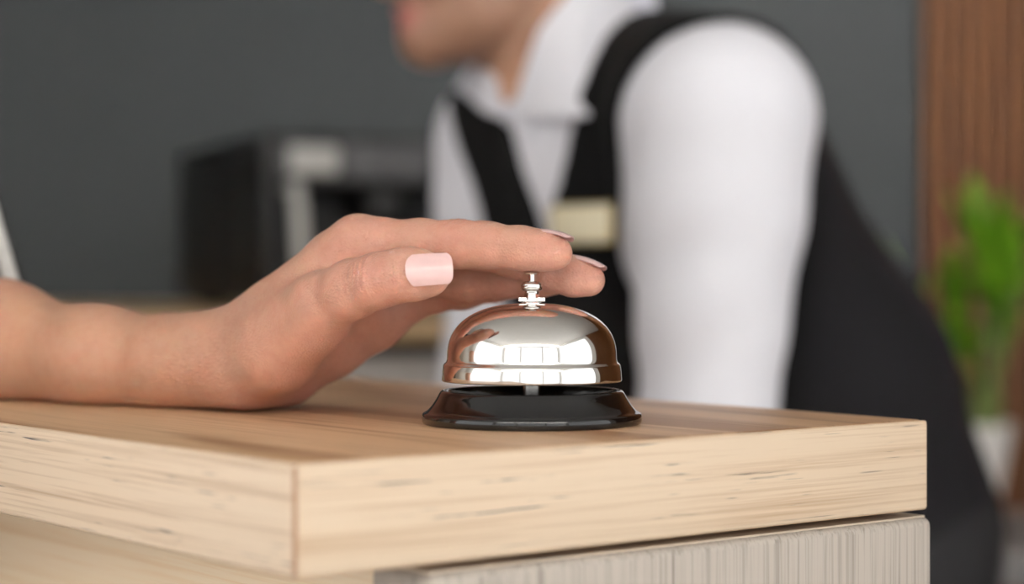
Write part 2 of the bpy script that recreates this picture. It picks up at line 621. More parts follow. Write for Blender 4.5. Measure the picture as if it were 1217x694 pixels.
lathe('base', basep, M_blackplastic, bell)
# dome: flared band, ledge, bulging crown; closed shell with an inside
n_se = 2.45
outer = [(34.3, 16.3), (34.6, 16.5), (34.75, 17.0), (34.5, 20.0), (34.2, 22.4), (33.9, 23.0), (33.4, 23.35)]
outer += curve([(33.4, 23.35), (33.0, 23.9), (32.75, 24.8)], 4)[1:]
for k in range(1, 41):
    a = k / 40 * PI / 2
    outer.append((32.75 * math.cos(a) ** (2 / n_se), 24.8 + 21.6 * math.sin(a) ** (2 / n_se)))
outer[-1] = (0, 46.4)
inner = [(0, 45.4)]
for k in range(39, -1, -2):
    a = k / 40 * PI / 2
    inner.append((31.8 * math.cos(a) ** (2 / n_se), 24.6 + 20.8 * math.sin(a) ** (2 / n_se)))
inner += [(32.6, 23.0), (33.4, 20), (33.6, 17.0), (33.8, 16.4), (34.3, 16.3)]
lathe('dome', outer + inner, M_chrome, bell, 160, angle=50)
lathe('post', [(0, 6.5), (3.4, 6.5), (3.4, 15), (3.2, 30), (3.2, 45.2), (0, 45.2)], M_steel, bell, 40)
lathe('nut', [(0, 45.6), (3.4, 45.6), (3.5, 46.0), (3.4, 46.9), (2.9, 47.1), (2.85, 47.6), (2.85, 49.9), (2.6, 50.3), (0, 50.4)], M_chrome, bell, 6)
lathe('washer', [(0, 46.0), (3.9, 46.0), (4.1, 46.25), (4.1, 46.6), (3.9, 46.85), (0, 46.9)], M_chrome, bell, 48)
bm = bmesh.new()
for s in (-1, 1):
    box_bm(bm, (s * 2.0 * mm if s > 0 else -5.2 * mm, -1.3 * mm, 46.9 * mm), (5.2 * mm if s > 0 else -2.0 * mm, 1.3 * mm, 48.7 * mm), MB, 0.0004, 2)
from_bm('clip', bm, M_chrome, bell)
fin = [(0, 49.8), (2.5, 49.8), (2.7, 50.2), (2.75, 50.9)] + curve([(2.75, 50.9), (3.7, 51.4), (4.2, 52.5), (4.05, 53.7), (3.2, 54.6), (2.0, 54.9), (0, 55.0)], 6)[1:]
lathe('finial', fin, M_chrome, bell, 48, angle=60)
lathe('plunger', [(0, 54.5), (1.3, 54.5), (1.3, 57.5), (2.4, 57.4), (3.0, 57.65), (3.1, 57.95), (2.9, 58.25), (1.6, 58.45), (0, 58.5)], M_chrome, bell, 40)

# ================================================================== THE CUSTOMER'S ARM AND HAND
def J(px, py, d, r_mm):
    return (at(px, py, d), r_mm * mm)

index = [J(400, 304, .803, 10.2), J(426, 292, .796, 11.0), J(452, 290, .790, 10.0), J(500, 289, .783, 9.2), J(545, 290, .776, 9.2), J(580, 291.5, .772, 8.6), J(620, 295, .768, 8.1), J(645, 298, .766, 7.4), J(661, 301, .764, 6.3)]
middle = [J(405, 310, .818, 10.2), J(434, 298, .814, 10.8), J(470, 293, .808, 9.8), J(520, 292, .802, 9.3), J(572, 292, .795, 9.3), J(608, 302, .791, 8.6), J(652, 320, .786, 8.2), J(682, 328.5, .783, 7.5), J(700, 333, .781, 6.3)]
ring = [J(418, 327, .834, 10.0), J(448, 320, .832, 10.2), J(490, 322, .826, 9.2), J(558, 334, .816, 9.0), J(600, 331, .811, 8.0), J(640, 329, .808, 7.8), J(675, 330, .806, 6.4)]
pinky = [J(440, 352, .848, 9.6), J(472, 346, .847, 9.6), J(515, 348, .842, 8.2), J(550, 345, .838, 7.6), J(590, 338, .834, 6.8), J(620, 335, .832, 5.6)]
thumb = [J(335, 394, .800, 14.0), J(384, 361, .776, 12.2), J(420, 343, .760, 10.6), J(450, 333, .749, 9.8), J(480, 326, .7433, 9.1), J(498, 326, .7430, 8.3), J(512, 327, .7418, 7.2)]
thenar = [J(258, 432, .840, 14.0), J(292, 434, .828, 16.0), J(330, 413, .808, 16.0), J(376, 382, .785, 13.0)]
web = [J(320, 397, .822, 11.0), J(372, 350, .800, 10.5)]
hypo = [J(306, 455, .851, 12.0), J(340, 441, .850, 13.5), J(395, 411, .849, 12.5), J(445, 383, .848, 11.0), J(482, 356, .847, 9.8)]
meta = [[J(264, 421, .842, 13.5), J(335, 372, .822, 12.0), J(426, 292, .796, 11.0)],
        [J(264, 423, .850, 13.0), J(345, 377, .835, 11.5), J(434, 300, .814, 10.8)],
        [J(270, 428, .856, 13.5), J(348, 388, .848, 11.5), J(446, 322, .832, 10.2)],
        [J(277, 442, .858, 13.0), J(362, 402, .855, 11.5), J(468, 348, .847, 9.6)]]
palmfill = [[J(330, 400, .838, 12), J(420, 348, .820, 10)], [J(350, 412, .840, 11), J(440, 365, .835, 9.5)]]
forearm = [[J(265, 421, .838, 14.5), J(210, 427, .852, 15.0), J(120, 421, .876, 17.2), J(0, 399, .912, 21.5), J(-200, 370, .962, 28.0), J(-330, 368, .985, 32.0)],
           [J(268, 443, .858, 15.0), J(210, 441, .868, 15.6), J(120, 435, .892, 17.8), J(0, 420, .925, 22.3), J(-200, 402, .975, 29.0), J(-330, 385, .995, 32.0)],
           ]
elbow = at(-330, 382, .99)
CS = np.array([-.695, 1.015, 1.325])                 # the customer's left shoulder
upper = [(elbow, .034), (elbow * .6 + CS * .4, .039), (elbow * .35 + CS * .65, .042)]

def hand_palm(P):
    d = None
    for m in meta:
        e = chain(P, m, .004); d = e if d is None else smin(d, e, .006)
    for m in palmfill: d = smin(d, chain(P, m, .004), .007)
    d = smin(d, chain(P, hypo, .006), .012)
    return d

HANDC = at(480, 350, .80)
def hand_core(P):
    a = None
    for c in forearm:
        e = chain(P, c, .02); a = e if a is None else smin(a, e, .012)
    a = smin(a, chain(P, upper, .02), .03)
    def palm(P):
        return smin(hand_palm(P), smin(chain(P, thenar, .010), chain(P, web, .004), .012), .020)
    return smin(a, cull(P, HANDC, .17, palm), .011)

def hand_sdf(P):
    out = hand_core(P)
    def fingers(P):
        base = hand_core(P)
        out = base
        for c, k in ((index, .006), (middle, .006), (ring, .006), (pinky, .006)):
            out = np.minimum(out, smin(base, chain(P, c, .0035), k))
        return smin(out, chain(P, thumb, .005), .0060)
    out = np.minimum(out, cull(P, HANDC, .16, fingers, .02))
    # flat where the arm presses on the worktop
    out = smax(out, (TOP_Z + .0002) - P[:, 2], .003)
    return out

def detail(P):
    """Skin folds: grooves around the thumb joint, finger joints and wrist."""
    g = np.zeros(len(P), np.float32)
    def rings(a, b, spots, face, amp, width, cone=0.15):
        nonlocal g
        a = np.asarray(a); ax = nrm(np.asarray(b) - a)
        q = P - a.astype(np.float32)
        s = q @ ax.astype(np.float32)
        rad = q - s[:, None] * ax.astype(np.float32)
        rl = np.sqrt((rad * rad).sum(1)) + 1e-9
        fc = (rad @ nrm(face).astype(np.float32)) / rl
        tang = (rad @ np.cross(ax, nrm(face)).astype(np.float32)) / rl
        m = np.clip((fc - cone) / .5, 0, 1) * (rl < .016)
        for s0, am, bow in spots:
            x = s - s0 - bow * tang * tang + .0004 * np.sin(tang * 9 + s0 * 5000)
            g -= am * amp * np.exp(-(x / width) ** 2) * m
    a, b = thumb[2][0], thumb[3][0]
    L = np.linalg.norm(b - a)
    rings(a, b, [(L - .0085, .5, .002), (L - .0062, .7, .0015), (L - .0035, .9, .001), (L - .0008, .8, 0), (L + .0018, 1.0, -.001), (L + .0050, .8, -.0015), (L + .0068, .6, -.002)], (-.1, -1, .45),   .0006, .0008)
    for f, fc in ((index, (0, -.3, -1)), (middle, (0, -.3, -1)), (ring, (0, -.3, -1))):
        for i in (4, 6) if len(f) > 8 else (3, 5):
            rings(f[i - 1][0], f[i][0], [(np.linalg.norm(f[i][0] - f[i - 1][0]), 1, 0)], fc, .0003, .0006, .1)
    # knuckle wrinkles on top of index PIP
    a, b = index[3][0], index[4][0]; L = np.linalg.norm(b - a)
    rings(a, b, [(L - .004, .8, 0), (L - .0015, 1, 0), (L + .001, 1, 0), (L + .0035, .8, 0)], (0, .2, 1), .0003, .0008, .2)
    return g

HF = lambda P: hand_sdf(P)
lo = (-.70, .70, 1.09); hi = (.07, 1.10, 1.36)
Vh, Qh = polygonise(HF, lo, hi, .00085, 2)
Pf = Vh.astype(np.float32)
Gh = grad(HF, Pf, .0004)
dsp = detail(Pf)
Vh = Vh + Gh * dsp[:, None]
# skin colour: redder fingertips, knuckles and palm; paler forearm
base_c = np.array(lin((198, 154, 133))); red_c = np.array(lin((206, 146, 132))); pale_c = np.array(lin((196, 153, 126)))
def near_pts(P, pts, s):
    w = np.zeros(len(P))
    for p in pts:
        q = P - np.asarray(p)
        w = np.maximum(w, np.exp(-(q * q).sum(1) / (2 * s * s)))
    return w
wr = near_pts(Vh, [index[-1][0], middle[-1][0], ring[-1][0], pinky[-1][0], thumb[3][0] + np.array([0, -.006, .003])], .011)
wr = np.maximum(wr, .7 * near_pts(Vh, [at(430, 330, .76), at(400, 400, .79), at(440, 285, .785), at(545, 285, .77)], .016))
wf = np.clip((-.11 - Vh[:, 0]) / .05, 0, 1)
tone = base_c + (red_c - base_c) * (wr * .55)[:, None]
tone = tone + (pale_c - tone) * (wf * .7)[:, None]
palm_lit_c = np.array(lin((222, 168, 147)))                     # palm skin is pinker; also lightened in colour to offset its shade
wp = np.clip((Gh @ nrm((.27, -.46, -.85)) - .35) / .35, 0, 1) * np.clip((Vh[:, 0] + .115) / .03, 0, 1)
tone = tone + (palm_lit_c - tone) * wp[:, None]
LFT = nrm((.508, -.861, 0)); FWD = nrm((-.861, -.508, 0)); UP = np.array([0, 0, 1.0])
# head
HF_ = nrm((-.955, -.26, -.13)); HL = nrm(np.cross(UP, HF_)); HU = np.cross(HF_, HL)
HC = np.array([-.011, 1.645, 1.444])
def hp(f, l, u): return HC + HF_ * f + HL * l + HU * u

def head_f(P):
    ax = np.stack([HF_, HL, HU])
    d = ellip(P, hp(-.012, 0, .045), ax, (.098, .077, .100))
    d = smin(d, ellip(P, hp(.028, 0, -.030), ax, (.060, .062, .078)), .03)
    for s in (-1, 1):
        d = smin(d, chain(P, [(hp(.066, s * .012, -.083), .020), (hp(.028, s * .040, -.076), .022), (hp(-.014, s * .052, -.054), .022)], .01), .022)
        d = smin(d, ellip(P, hp(.062, s * .036, -.022), ax, (.024, .024, .022)), .02)          # cheek
        e = ellip(P, hp(-.012, s * .078, -.012), ax, (.019, .009, .032))                       # ear
        e = smax(e, -ball(P, hp(-.004, s * .090, -.008), .011), .004)
        d = smin(d, e, .006)
        d = smin(d, ellip(P, hp(.079, s * .030, .016), ax, (.014, .028, .008)), .012)          # brow
        d = smax(d, -ball(P, hp(.098, s * .033, -.002), .013), .014)                           # eye socket
        d = smin(d, ball(P, hp(.074, s * .032, -.001), .0125), .002)                           # eye
    d = smin(d, ball(P, hp(.076, 0, -.087), .017), .018)                                       # chin
    d = smin(d, chain(P, [(hp(.086, 0, .006), .008), (hp(.108, 0, -.030), .011), (hp(.098, 0, -.040), .009)], .006), .010)
    for s in (-1, 1): d = smin(d, ball(P, hp(.094, s * .013, -.037), .009), .006)
    d = smin(d, ellip(P, hp(.084, 0, -.060), ax, (.013, .024, .007)), .006)                    # lips
    d = smin(d, ellip(P, hp(.082, 0, -.073), ax, (.013, .021, .007)), .005)
    d = smax(d, -ellip(P, hp(.098, 0, -.0665), ax, (.014, .026, .0014)), .002)
    return d


# the rest of the customer stands outside the frame on the left, facing the counter
CF = np.array([U[0], U[1], 0]); CLAT = np.array([N[0], N[1], 0])
CT0 = np.array([-.59, .882, 0])
CR = 2 * CT0 + np.array([0, 0, 2 * CS[2]]) - CS
CR[:2] = (CT0 - CLAT * .17)[:2]; CR[2] = 1.35
def cz(z, f=0.0, l=0.0): return CT0 + CF * f + CLAT * l + np.array([0, 0, z])
CHEAD = cz(1.575, .05); HB = np.stack([HF_, HL, HU]); CB = np.stack([CF, np.cross(UP, CF), UP])
def c_torso(P, inf=0.0):
    d = None
    for sd in (-1, 1):
        e = chain(P, [(cz(1.27, .01, sd * .065), .088 + inf), (cz(1.10, .0, sd * .05), .078 + inf), (cz(.94, -.01, sd * .075), .095 + inf)], .03)
        d = e if d is None else smin(d, e, .05)
    for q in (CS, CR): d = smin(d, chain(P, [(cz(1.38), .04 + inf), (q, .045 + inf)], .01), .04)
    return d
CRE = CR + np.array([0, 0, -.29]) - CF * .02; CRW = CRE + CF * .06 + np.array([0, 0, -.24])
def c_body(P):
    d = c_torso(P)
    d = smin(d, chain(P, [(cz(1.38), .05), (cz(1.49, .03), .045)], .01), .03)
    d = smin(d, cull(P, CHEAD, .16, lambda Q: head_f(((Q - CHEAD.astype(np.float32)) @ CB.T.astype(np.float32) @ HB.astype(np.float32) + HC.astype(np.float32)).astype(np.float32))), .012)
    d = smin(d, chain(P, [(CS, .045), (upper[2][0] * .5 + CS * .5, .0435), (upper[2][0], .042), (upper[1][0] * .7 + upper[2][0] * .3, .040)], .01), .03)
    d = smin(d, chain(P, [(CR, .045), (CRE, .034), (CRW, .024)], .01), .03)
    h = None
    for k in range(4):
        o = CF * (-.027 + .018 * k)
        e = chain(P, [(CRW + o * .5, .013), (CRW + o + np.array([0, 0, -.085]), .0105), (CRW + o * 1.1 + CLAT * .008 + np.array([0, 0, -.125]), .009), (CRW + o * 1.1 + CLAT * .022 + np.array([0, 0, -.165]), .007)], .004)
        h = e if h is None else smin(h, e, .003)
    h = smin(h, chain(P, [(CRW + CF * .02 + np.array([0, 0, -.02]), .014), (CRW + CF * .05 + np.array([0, 0, -.06]), .011), (CRW + CF * .058 + np.array([0, 0, -.105]), .008)], .004), .006)
    d = smin(d, h, .01)
    for sd in (-1, 1):
        d = smin(d, chain(P, [(cz(.90, 0, sd * .085), .086), (cz(.48, .01, sd * .08), .052), (cz(.08, -.02, sd * .08), .036)], .02), .03)
        d = smin(d, chain(P, [(cz(.05, -.03, sd * .08), .032), (cz(.03, .13, sd * .085), .024)], .01), .02)
    return d
Vk, Qk = polygonise(c_body, (-1.05, .40, -.01), (-.2, 1.25, 1.78), .007, 1)
nh = len(Vh)
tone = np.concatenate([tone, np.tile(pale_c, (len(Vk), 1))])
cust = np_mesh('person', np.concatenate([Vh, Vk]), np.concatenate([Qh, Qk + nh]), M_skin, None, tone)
tag(cust, 'bare forearm and hand with pale pink nails, forefinger pressing the bell', 'person')

def blouse_f(P):
    d = c_torso(P, .012)
    for a_, b_ in ((CS, elbow), (CR, CRE)):
        e = chain(P, [(a_, .058), (a_ * .5 + b_ * .5, .054)], .01)
        ax_ = nrm(b_ - a_).astype(np.float32)
        e = smax(e, (P - a_.astype(np.float32)) @ ax_ - np.float32(.52 * np.linalg.norm(b_ - a_)), .006)
        d = smin(d, e, .03)
    return smax(d, .88 - P[:, 2], .006)
Vk, Qk = polygonise(blouse_f, (-1.05, .45, .8), (-.25, 1.25, 1.5), .007, 1)
np_mesh('blouse', Vk, Qk, M_palegrey, cust)
def slacks_f(P):
    d = c_torso(P, .010)
    for sd in (-1, 1): d = smin(d, chain(P, [(cz(.90, 0, sd * .085), .098), (cz(.48, .01, sd * .08), .068), (cz(.08, -.02, sd * .08), .058)], .02), .02)
    return smax(smax(d, P[:, 2] - .96, .006), .06 - P[:, 2], .006)
Vk, Qk = polygonise(slacks_f, (-1.05, .45, 0), (-.25, 1.25, 1.05), .008, 1)
np_mesh('trousers', Vk, Qk, M_blackdull, cust)
def longhair_f(P):
    q = (P - CHEAD.astype(np.float32)) @ CB.T.astype(np.float32)
    d = ellip(P, CHEAD - CF * .016 + UP * .05, CB, (.108, .088, .110))
    d = smin(d, chain(P, [(CHEAD - CF * .05, .085), (CHEAD - CF * .085 - UP * .22, .075)], .02), .04)
    return smax(d, np.minimum(q[:, 0] - .025, .075 - q[:, 2]), .012)
Vk, Qk = polygonise(longhair_f, CHEAD - np.array([.24, .24, .36]), CHEAD + np.array([.2, .2, .2]), .006, 1)
np_mesh('hair', Vk, Qk, plain('brown_hair', (60, 42, 30), .5, scale=200), cust)

def nail(name, c, axis, normal, w, l, R, parent, sag=.0006, taper=.92, thick=.00045):
    A = nrm(axis); Nn = np.asarray(normal, float); Nn = nrm(Nn - A * (Nn @ A)); S = np.cross(A, Nn)
    nu, nv = 15, 19
    bm = bmesh.new()
    grid = []
    for j in range(nv):
        row = []
        v = j / (nv - 1)
        for i in range(nu):
            u = 2 * i / (nu - 1) - 1
            # outline: rounded cuticle end, squared free edge with soft corners
            lo_ = .16 * (abs(u) ** 2.6)
            hi_ = 1 - .085 * abs(u) ** 5 - .02 * u * u
            vv = lo_ + (hi_ - lo_) * v
            ww = (1 - (1 - taper) * vv) * (1 - .05 * (1 - vv) ** 3)
            ang = u * ww * math.asin(min(.98, w / (2 * R)))
            p = c + A * ((vv - .5) * l) + S * (R * math.sin(ang)) + Nn * (R * math.cos(ang) - R)
            p = p - Nn * (sag * (2 * (vv - .42)) ** 2)
            row.append(bm.verts.new(p))
        grid.append(row)
    top = []
    for a, b in zip(grid[:-1], grid[1:]):
        for i in range(nu - 1):
            top.append(bm.faces.new((a[i], a[i + 1], b[i + 1], b[i])))
    bm.normal_update()
    if sum((np.array(f.normal) @ Nn for f in top)) < 0:
        bmesh.ops.reverse_faces(bm, faces=top)
    bmesh.ops.solidify(bm, geom=top, thickness=thick)
    o = from_bm(name, bm, M_nail, parent, True, 75)
    return o

def nail_on(chain_pts, k, axis_tip, normal, w, l, R, lift, shift=0.0, **kw):
    """Sit a nail on the skin above the end bone, facing the given way."""
    p = np.asarray(chain_pts[k][0]); A = nrm(np.asarray(axis_tip)); Nn = np.asarray(normal, float); Nn = nrm(Nn - A * (Nn @ A))
    s = trace(HF, p + A * shift + Nn * .03, -Nn)
    return nail('fingernail', s + Nn * lift, A, Nn, w, l, R, cust, **kw)

ax_t = thumb[6][0] - thumb[4][0]
nail('fingernail', at(510, 318.5, .7319), at(538, 316.5, .7326) - at(482, 320.5, .7316), (-.02, -1, .24), .0126, .0176, .0098, cust, sag=.0005)
ax_i = index[8][0] - index[6][0]
nail_on(index, 7, ax_i, (0.1, .16, 1), .0106, .0160, .0074, .0009, .0030, taper=.85, sag=.0011)
ax_m = middle[8][0] - middle[6][0]
nail_on(middle, 7, ax_m, (.1, .14, 1), .0108, .0160, .0074, .0009, .0034, taper=.85, sag=.0011)
ax_r = ring[6][0] - ring[5][0]
nail_on(ring, 6, ax_r, (0, .4, 1), .0100, .0125, .0072, .0004, .0005, taper=.85)
ax_p = pinky[5][0] - pinky[4][0]
nail_on(pinky, 5, ax_p, (0, .5, 1), .0085, .0105, .0064, .0004, .0005, taper=.85)
# ================================================================== THE CLERK
shL = at(857, 141, 1.48); shR = at(612, 172, 1.76)
elL = at(840, 505, 1.47); elR = at(598, 452, 1.71)
wrL = elL + np.array([-.10, -.06, -.195]); wrR = elR + np.array([-.10, -.10, -.225])
spine = [np.array([.050, 1.655, 1.345]), np.array([.128, 1.69, 1.215]), np.array([.238, 1.75, 1.06]), np.array([.262, 1.78, .93])]
neck0 = np.array([.052, 1.630, 1.31]); neck1 = np.array([.018, 1.650, 1.41])
def torso_f(P, inf=0.0):
    d = None
    for s, o in ((-1, .075), (1, .075), (0, 0)):
        pts = [(spine[0] + LFT * s * o * .7 + np.array([.0, 0, -.035]) , .055 + inf), (spine[1] + LFT * s * o * 1.15 + FWD * .035, .098 + inf), (spine[2] + LFT * s * o * .95 + FWD * .025, .100 + inf), (spine[3] + LFT * s * o, .108 + inf)]
        e = chain(P, pts, .03); d = e if d is None else smin(d, e, .05)
    for sh in (shL, shR):
        d = smin(d, chain(P, [(neck0 + np.array([.01, 0, .0]), .045 + inf), (sh * .72 + neck0 * .28 + np.array([0, 0, .012]), .048 + inf)], .02), .04)
    return d

def arm_pts(sh, el, wr, inf=0.0):
    return [(sh + (neck0 - sh) * .06, .054 + inf), (sh, .058 + inf), (sh * .72 + el * .28, .054 + inf), (sh * .4 + el * .6, .046 + inf), (el, .040 + inf), (el * .65 + wr * .35, .043 + inf), (wr, .028 + inf)]

def man_hand(wr, el, side):
    """Five finger chains for a hand laid relaxed on the desk."""
    fw = FWD; lat = LFT * side          # towards the outer (little finger) side
    inn = -lat
    palm0 = wr; down = np.array([0, 0, -1.0])
    ch = []
    for i, (o, ln) in enumerate(((-.028, .078), (-.009, .086), (.010, .080), (.027, .064))):
        k = wr + fw * .085 + lat * o + down * .022
        ch.append([(wr + lat * o * .6 + fw * .01, .014), (k, .0105), (k + fw * ln * .45 + down * .012 + lat * o * .2, .0090), (k + fw * ln * .76 + down * .022 + lat * o * .28, .0080), (k + fw * ln + down * .030 + lat * o * .3, .0068)])
    th = [(wr + inn * .022 + fw * .02 + down * .006, .015), (wr + inn * .050 + fw * .055 + down * .022, .0115), (wr + inn * .062 + fw * .088 + down * .030, .0098), (wr + inn * .062 + fw * .110 + down * .033, .0080)]
    return ch, th
HANDS = [man_hand(wrL, elL, 1), man_hand(wrR, elR, -1)]

hipL, hipR = spine[3] + LFT * .092, spine[3] - LFT * .092
BACK = -FWD
def leg_pts(hp_, s, inf=0.0):
    kn = hp_ + BACK * .0 + np.array([0, 0, -.43]); an = hp_ + BACK * .04 + LFT * s * .015 + np.array([0, 0, -.84])
    return [(hp_, .092 + inf), (hp_ * .5 + kn * .5, .076 + inf), (kn, .056 + inf), (kn * .6 + an * .4 + BACK * .015, .054 + inf * 1.2), (an, .038 + inf * 1.8)]

def body_f(P):
    d = torso_f(P)
    d = smin(d, chain(P, [(neck0 + np.array([.012, .0, -.03]), .056), (neck0, .056), (neck1, .055)], .02), .03)
    for sh, el, wr in ((shL, elL, wrL), (shR, elR, wrR)): d = smin(d, chain(P, arm_pts(sh, el, wr), .02), .035)
    for h, s in ((hipL, 1), (hipR, -1)):
        lp = leg_pts(h, s)
        d = smin(d, chain(P, lp, .02), .03)
        an = lp[-1][0]
        d = smin(d, chain(P, [(an + np.array([0, 0, -.035]), .034), (an + FWD * .15 + np.array([0, 0, -.05]), .026)], .01), .02)
    d = smin(d, cull(P, HC, .16, head_f), .012)
    def one_hand(P, ch, th):
        pb = None
        for c in ch:
            e = chain(P, c[:2], 0); pb = e if pb is None else smin(pb, e, .012)
        o = pb
        for c in ch: o = np.minimum(o, smin(pb, chain(P, c[1:], .004), .006))
        return smin(o, chain(P, th, .004), .006)
    for ch, th in HANDS:
        d = smin(d, cull(P, ch[1][1][0], .13, lambda Q: one_hand(Q, ch, th)), .014)
    return d

lo = np.array([-.30, 1.15, -.005]); hi = np.array([.52, 2.05, 1.62])
Vb, Qb = polygonise(body_f, lo, hi, .0045, 1)
hb = (Vb - HC) @ np.stack([HF_, HL, HU]).T
sk = np.array(lin((214, 168, 138))); stub = np.array(lin((134, 100, 82))); lip = np.array(lin((196, 122, 116))); dk = np.array(lin((45, 32, 26)))
tone = np.tile(sk, (len(Vb), 1))
isH = (np.abs(hb) < .16).all(1)
f_, l_, u_ = hb[:, 0], np.abs(hb[:, 1]), hb[:, 2]
st = np.clip((-.035 - u_) / .02, 0, 1) * np.clip((u_ + .135) / .03, 0, 1) * np.clip((f_ + .03) / .03, 0, 1) * np.clip((.055 + (-.05 - u_) * 2 - np.abs(f_ - .085) * 0 - 0) / .03, 0, 1)
tone += (stub - sk) * (.75 * st * isH)[:, None]
wl = np.exp(-(((u_ + .0665) / .011) ** 2) - (l_ / .024) ** 4) * (f_ > .074) * isH
tone += (lip - tone) * wl[:, None]
wb = np.exp(-(((u_ - .020) / .006) ** 2) - ((l_ - .032) / .020) ** 4) * (f_ > .05) * isH
tone += (dk - tone) * (wb * .9)[:, None]
we = np.exp(-((l_ - .032) ** 2 + u_ ** 2) / (2 * .006 ** 2)) * (f_ > .06) * isH
tone += (dk - tone) * (we * .9)[:, None]
man = np_mesh('person', Vb, Qb, M_skin_man, None, tone)
tag(man, 'clerk in black vest and white shirt leaning forward behind the worktop', 'person')

# hair
def hair_f(P):
    ax = np.stack([HF_, HL, HU])
    d = ellip(P, hp(-.016, 0, .050), ax, (.106, .085, .108))
    q = (P - HC.astype(np.float32)) @ ax.T.astype(np.float32)
    # hairline: clear the face, ears and nape
    face = np.maximum(q[:, 0] - (.055 - .4 * np.maximum(0, .06 - q[:, 2])), q[:, 2] * 0 - 1)
    line = np.maximum(np.minimum(.075 - q[:, 2], 1), -1)
    cut = np.minimum(q[:, 0] - .020 + .35 * np.minimum(q[:, 2] - .05, 0), .070 - q[:, 2])
    d = smax(d, cut, .012)
    d = smax(d, -.055 - q[:, 2] - .5 * np.minimum(0, q[:, 0] + .04), .012)
    return d
Vx, Qx = polygonise(hair_f, HC - .17, HC + .19, .004, 1)
t = NT('dark_brown_hair')
f = t.noise(t.mapping((60, 60, 500)), 1.0, 3)
t.l(t.ramp(f, [(.3, rgba((24, 17, 13))), (.7, rgba((58, 42, 32)))]), t.b.inputs['Base Color'])
t.set(Roughness=.5); t.bump(f, .5, .003)
np_mesh('hair', Vx, Qx, t.m, man)

# clothing
def shirt_f(P):
    d = torso_f(P, .005)
    for sh, el, wr in ((shL, elL, wrL), (shR, elR, wrR)):
        a = chain(P, arm_pts(sh, el, wr, .009), .02)
        ax = nrm(wr - el).astype(np.float32)
        a = smax(a, (P - wr.astype(np.float32)) @ ax + .004, .004)
        # loose-cloth folds that run round the arm
        s = (P - sh.astype(np.float32)) @ nrm(el - sh).astype(np.float32)
        r = P @ nrm(np.array([.7, -.3, .2])).astype(np.float32)
        a = a + .0016 * np.sin(s * 95 + r * 60) * np.clip((s - .03) / .08, 0, 1)
        d = smin(d, a, .03)
    d = smin(d, chain(P, [(neck0 + np.array([.012, 0, -.05]), .068), (neck0 + np.array([.004, 0, -.015]), .0625)], .01), .02)
    d = smax(d, (spine[3][2] - .02) - P[:, 2], .01)
    return d
Vc, Qc = polygonise(shirt_f, (-.35, 1.2, .75), (.55, 2.05, 1.45), .005, 1)
shirt = np_mesh('shirt', Vc, Qc, M_white, man)

Vpt = at(634, 305, 1.56)
def vest_f(P):
    d = np.minimum(torso_f(P, .016), shirt_f(P) - .006)
    d = smax(d, -chain(P, [(at(866, 158, 1.46), .083), (shL * .55 + elL * .45, .071), (elL, .064), (wrL, .060)], .02), .006)
    d = smax(d, -chain(P, [(at(470, 60, 1.76), .060), (at(482, 150, 1.74), .056), (at(502, 290, 1.70), .073), (at(505, 420, 1.70), .075)], .02), .006)
    d = smax(d, -chain(P, [(shR * .8 + elR * .2, .066), (elR, .064), (wrR, .060)], .02), .006)
    # V neck opening on the front
    q = P - Vpt.astype(np.float32)
    ls = q @ LFT.astype(np.float32)
    zz = q[:, 2]
    wid = np.where(ls > 0, np.minimum(.40 * zz + .002, .062), .006 + .32 * zz + 3.0 * np.maximum(zz - .11, 0))
    l = np.abs(ls)
    f = q @ FWD.astype(np.float32)
    wedge = smax((l - wid) * .7, -(f + .10), .004)
    d = smax(d, -wedge, .004)
    d = smax(d, -ball(P, neck0 + np.array([0, 0, .055]), .076), .01)
    d = smax(d, (spine[3][2] + .0) - P[:, 2], .006)
    return d
Vv, Qv = polygonise(vest_f, (-.3, 1.3, .80), (.55, 2.05, 1.45), .005, 1)
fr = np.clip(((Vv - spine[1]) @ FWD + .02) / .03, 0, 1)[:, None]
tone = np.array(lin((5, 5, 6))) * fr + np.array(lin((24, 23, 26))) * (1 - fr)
t = NT('black_suiting')
a = t.n('ShaderNodeAttribute', attribute_name='tone')
f = t.noise(t.mapping(), 700, 2)
t.l(t.mix(.3, a.outputs['Color'], t.ramp(f, [(.3, (.7, .7, .7, 1)), (.7, (1, 1, 1, 1))]), 'MULTIPLY'), t.b.inputs['Base Color'])
t.set(Roughness=.75); t.b.inputs['Sheen Weight'].default_value = .02; t.b.inputs['Specular IOR Level'].default_value = .15
M_suit = t.m
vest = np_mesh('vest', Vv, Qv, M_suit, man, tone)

def trousers_f(P):
    d = torso_f(P, .010)
    for h, s in ((hipL, 1), (hipR, -1)): d = smin(d, chain(P, leg_pts(h, s, .014), .02), .02)
    d = smax(d, P[:, 2] - (spine[3][2] + .05), .006)
    return smax(d, .055 - P[:, 2], .006)
Vt, Qt = polygonise(trousers_f, (.0, 1.5, 0), (.6, 2.15, 1.05), .006, 1)
M_trouser = plain('charcoal_trouser_cloth', (20, 19, 22), .8, scale=400, bump=.1)
np_mesh('trousers', Vt, Qt, M_trouser, man)
M_shoe = plain('black_leather', (14, 13, 13), .3, scale=200)
for h, s in ((hipL, 1), (hipR, -1)):
    an = leg_pts(h, s)[-1][0]
    def shoe_f(P):
        d = chain(P, [(an + BACK * .03 + np.array([0, 0, -.04]), .042), (an + FWD * .06 + np.array([0, 0, -.04]), .044), (an + FWD * .15 + LFT * s * .01 + np.array([0, 0, -.058]), .040)], .02)
        return smax(d, .001 - P[:, 2], .003)
    Vq, Qq = polygonise(shoe_f, (an[0] - .25, an[1] - .22, -.01), (an[0] + .15, an[1] + .15, .14), .005, 1)
    np_mesh('shoe', Vq, Qq, M_shoe, man)

